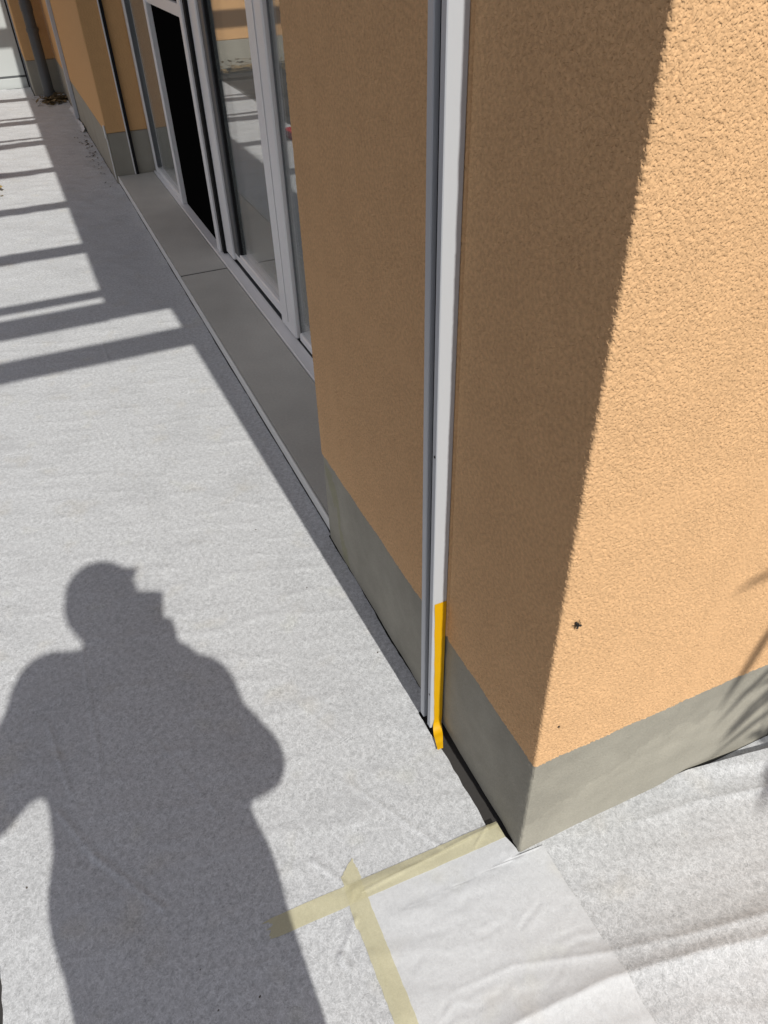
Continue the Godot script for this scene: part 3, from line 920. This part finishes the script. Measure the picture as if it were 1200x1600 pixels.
# bones: [from, to, radius, radius]; smooth union meshed as surface nets
func nets(bones: Array, cell: float, k: float) -> ArrayMesh:
	var lo := Vector3.ONE * 99.0
	var hi := -lo
	for b in bones:
		for e in 2:
			var r := Vector3.ONE * (float(b[2 + e]) + 0.06)
			lo = lo.min(b[e] - r)
			hi = hi.max(b[e] + r)
	var n := Vector3i(((hi - lo) / cell).ceil()) + Vector3i.ONE
	var f := PackedFloat32Array()
	f.resize(n.x * n.y * n.z)
	f.fill(0.2)
	for b in bones:
		var a: Vector3 = b[0]
		var d: Vector3 = b[1] - a
		var dd := maxf(d.length_squared(), 1e-9)
		var ra: float = b[2]
		var rb: float = b[3]
		var r := Vector3.ONE * (maxf(ra, rb) + 0.05)
		var i0 := Vector3i(((a.min(b[1]) - r - lo) / cell).floor()).max(Vector3i.ZERO)
		var i1 := Vector3i(((a.max(b[1]) + r - lo) / cell).ceil()).min(n - Vector3i.ONE)
		for z in range(i0.z, i1.z + 1):
			for y in range(i0.y, i1.y + 1):
				var row := (z * n.y + y) * n.x
				for x in range(i0.x, i1.x + 1):
					var p := lo + Vector3(x, y, z) * cell
					var t := clampf((p - a).dot(d) / dd, 0.0, 1.0)
					var v := p.distance_to(a + d * t) - lerpf(ra, rb, t)
					var u := f[row + x]
					var h := maxf(k - absf(u - v), 0.0) / k
					f[row + x] = minf(u, v) - h * h * k * 0.25
	var at := {}
	var pts := PackedVector3Array()
	var nx := 1
	var ny := n.x
	var nzz := n.x * n.y
	var offs := [0, nx, ny, nx + ny, nzz, nzz + nx, nzz + ny, nzz + nx + ny]
	var cor := [Vector3(0, 0, 0), Vector3(1, 0, 0), Vector3(0, 1, 0), Vector3(1, 1, 0), Vector3(0, 0, 1), Vector3(1, 0, 1), Vector3(0, 1, 1), Vector3(1, 1, 1)]
	var edges := [[0, 1], [2, 3], [4, 5], [6, 7], [0, 2], [1, 3], [4, 6], [5, 7], [0, 4], [1, 5], [2, 6], [3, 7]]
	for z in n.z - 1:
		for y in n.y - 1:
			for x in n.x - 1:
				var i := z * nzz + y * ny + x
				if absf(f[i]) > cell * 3.0: continue
				var c := 0
				var sum := Vector3.ZERO
				for e in edges:
					var va := f[i + offs[e[0]]]
					var vb := f[i + offs[e[1]]]
					if (va < 0.0) != (vb < 0.0):
						sum += cor[e[0]].lerp(cor[e[1]], va / (va - vb))
						c += 1
				if c:
					at[i] = pts.size()
					pts.append(lo + (Vector3(x, y, z) + sum / c) * cell)
	var idx := PackedInt32Array()
	for z in range(1, n.z - 1):
		for y in range(1, n.y - 1):
			for x in range(1, n.x - 1):
				var i := z * nzz + y * ny + x
				if not at.has(i): continue
				for ax in [[nx, ny, nzz], [ny, nzz, nx], [nzz, nx, ny]]:
					var va := f[i]
					var vb := f[i + ax[0]]
					if (va < 0.0) == (vb < 0.0): continue
					var q := [i, i - ax[1], i - ax[1] - ax[2], i - ax[2]]
					if not (at.has(q[1]) and at.has(q[2]) and at.has(q[3])): continue
					if va < 0.0: idx.append_array([at[q[0]], at[q[2]], at[q[1]], at[q[0]], at[q[3]], at[q[2]]])
					else: idx.append_array([at[q[0]], at[q[1]], at[q[2]], at[q[0]], at[q[2]], at[q[3]]])
	var st := SurfaceTool.new()
	st.begin(Mesh.PRIMITIVE_TRIANGLES)
	for p in pts: st.add_vertex(p)
	for i in idx: st.add_index(i)
	st.generate_normals()
	return st.commit()

func photographer() -> void:
	# stands behind the lens, facing where it points; only the shadow is in the picture
	var V := func(x: float, y: float, z: float) -> Vector3: return Vector3(x, y, z)
	var p := thing("person", "person in dark clothes and a peaked cap holding up a phone", "person")
	var fw := Vector3(0.389, 0, -0.921)
	var rt := Vector3(0.921, 0, 0.389)
	var hip := Vector3(-0.665, 0.98, 0.80)
	var neck := Vector3(-0.640, 1.64, 0.79)
	var head := Vector3(-0.645, 1.80, 0.80)
	var sl := neck - rt * 0.195 - Vector3(0, 0.15, 0)
	var sr := neck + rt * 0.180 - Vector3(0, 0.175, 0)
	var el := Vector3(-0.985, 1.27, 0.74)
	var er := Vector3(-0.405, 1.215, 0.835)
	var wl := Vector3(-0.60, 1.44, 0.68)
	var wr := Vector3(-0.495, 1.44, 0.70)
	var bones := [[hip, neck - Vector3(0, 0.22, 0), 0.155, 0.15], [hip - rt * 0.07, neck - rt * 0.09 - Vector3(0, 0.24, 0), 0.14, 0.13], [hip + rt * 0.07, neck + rt * 0.09 - Vector3(0, 0.24, 0), 0.14, 0.13], [sl, sr, 0.085, 0.085], [neck - Vector3(0, 0.12, 0), head - Vector3(0, 0.04, 0), 0.085, 0.075], [neck - Vector3(0, 0.04, 0), sr, 0.05, 0.06], [neck - Vector3(0, 0.04, 0), sl, 0.05, 0.06],
		[sl, el, 0.075, 0.066], [sr, er, 0.073, 0.056], [el, wl, 0.062, 0.045], [er, wr, 0.055, 0.043], [hip - rt * 0.10, hip - rt * 0.12 + Vector3(0, -0.46, 0) + fw * 0.03, 0.125, 0.085], [hip + rt * 0.10, hip + rt * 0.12 + Vector3(0, -0.46, 0) + fw * 0.03, 0.125, 0.085]]
	for s in [-1.0, 1.0]:
		var kn: Vector3 = hip + rt * 0.12 * s + Vector3(0, -0.46, 0) + fw * 0.03
		var an: Vector3 = Vector3(kn.x, 0.09, kn.z) + rt * 0.02 * s - fw * 0.03
		bones.append([kn, an, 0.075, 0.052])
		bones.append([an - Vector3(0, 0.035, 0) - fw * 0.05, Vector3(an.x, 0.045, an.z) + fw * 0.15, 0.045, 0.036])
	bones.append([head + Vector3(0, 0.03, 0) - fw * 0.015, head + Vector3(0, 0.03, 0) + fw * 0.015, 0.102, 0.095])
	bones.append([head - Vector3(0, 0.06, 0) + fw * 0.03, head - Vector3(0, 0.08, 0) + fw * 0.05, 0.07, 0.055])
	bones.append([head - Vector3(0, 0.01, 0) + fw * 0.10, head - Vector3(0, 0.03, 0) + fw * 0.115, 0.014, 0.018])
	put("body", nets(bones, 0.02, 0.05), M.clothes, p)
	# hands round the phone
	var phone_c := Vector3(-0.535, 1.560, 0.642)
	for h in [[wr, 1.0], [wl, -1.0]]:
		var w: Vector3 = h[0]
		var s: float = h[1]
		var palm := phone_c + rt * (0.018 if s > 0.0 else 0.055) * s - Vector3(0, 0.062, 0) - fw * 0.024
		var hb := [[w, palm, 0.034, 0.032]]
		for i in 4:
			var k0 := palm + Vector3(0, 0.022 - i * 0.018, 0) + rt * 0.008 * s
			var k1 := k0 + fw * 0.045 + rt * 0.010 * s
			hb.append([k0, k1, 0.011, 0.009])
			hb.append([k1, k1 - rt * 0.028 * s + fw * 0.008, 0.009, 0.008])
		hb.append([palm, palm + Vector3(0, 0.04, 0) - rt * 0.01 * s, 0.013, 0.010])
		put("hand", nets(hb, 0.007, 0.012), M.skin, p)
	# cap with a peak
	var b := Builder.new()
	var crown := head + Vector3(0, 0.055, 0)
	b.tube([crown - Vector3(0, 0.01, 0), crown + Vector3(0, 0.04, 0), crown + Vector3(0, 0.075, 0), crown + Vector3(0, 0.092, 0)], [0.104, 0.096, 0.074, 0.03], 20)
	put("cap", b.done(), M.clothes, p)
	b = Builder.new()
	b.quad(crown + fw * 0.07 - rt * 0.085, crown + fw * 0.07 + rt * 0.085, crown + fw * 0.172 + rt * 0.055 - Vector3(0, 0.062, 0), crown + fw * 0.172 - rt * 0.055 - Vector3(0, 0.062, 0), Vector3.UP)
	put("cap_peak", b.done(), M.clothes, p)
	var ph := thing("phone", "dark phone held up in both hands", "phone", phone_c)
	ph.rotation = Vector3(-0.6851, -0.3993, -0.0321)
	put("case", cbox(Vector3(-0.038, -0.078, 0.004), Vector3(0.038, 0.078, 0.013), 0.004), M.phone, ph)
	put("screen", cbox(Vector3(-0.034, -0.073, 0.0131), Vector3(0.034, 0.073, 0.0136), 0.0002), M.gasket, ph)
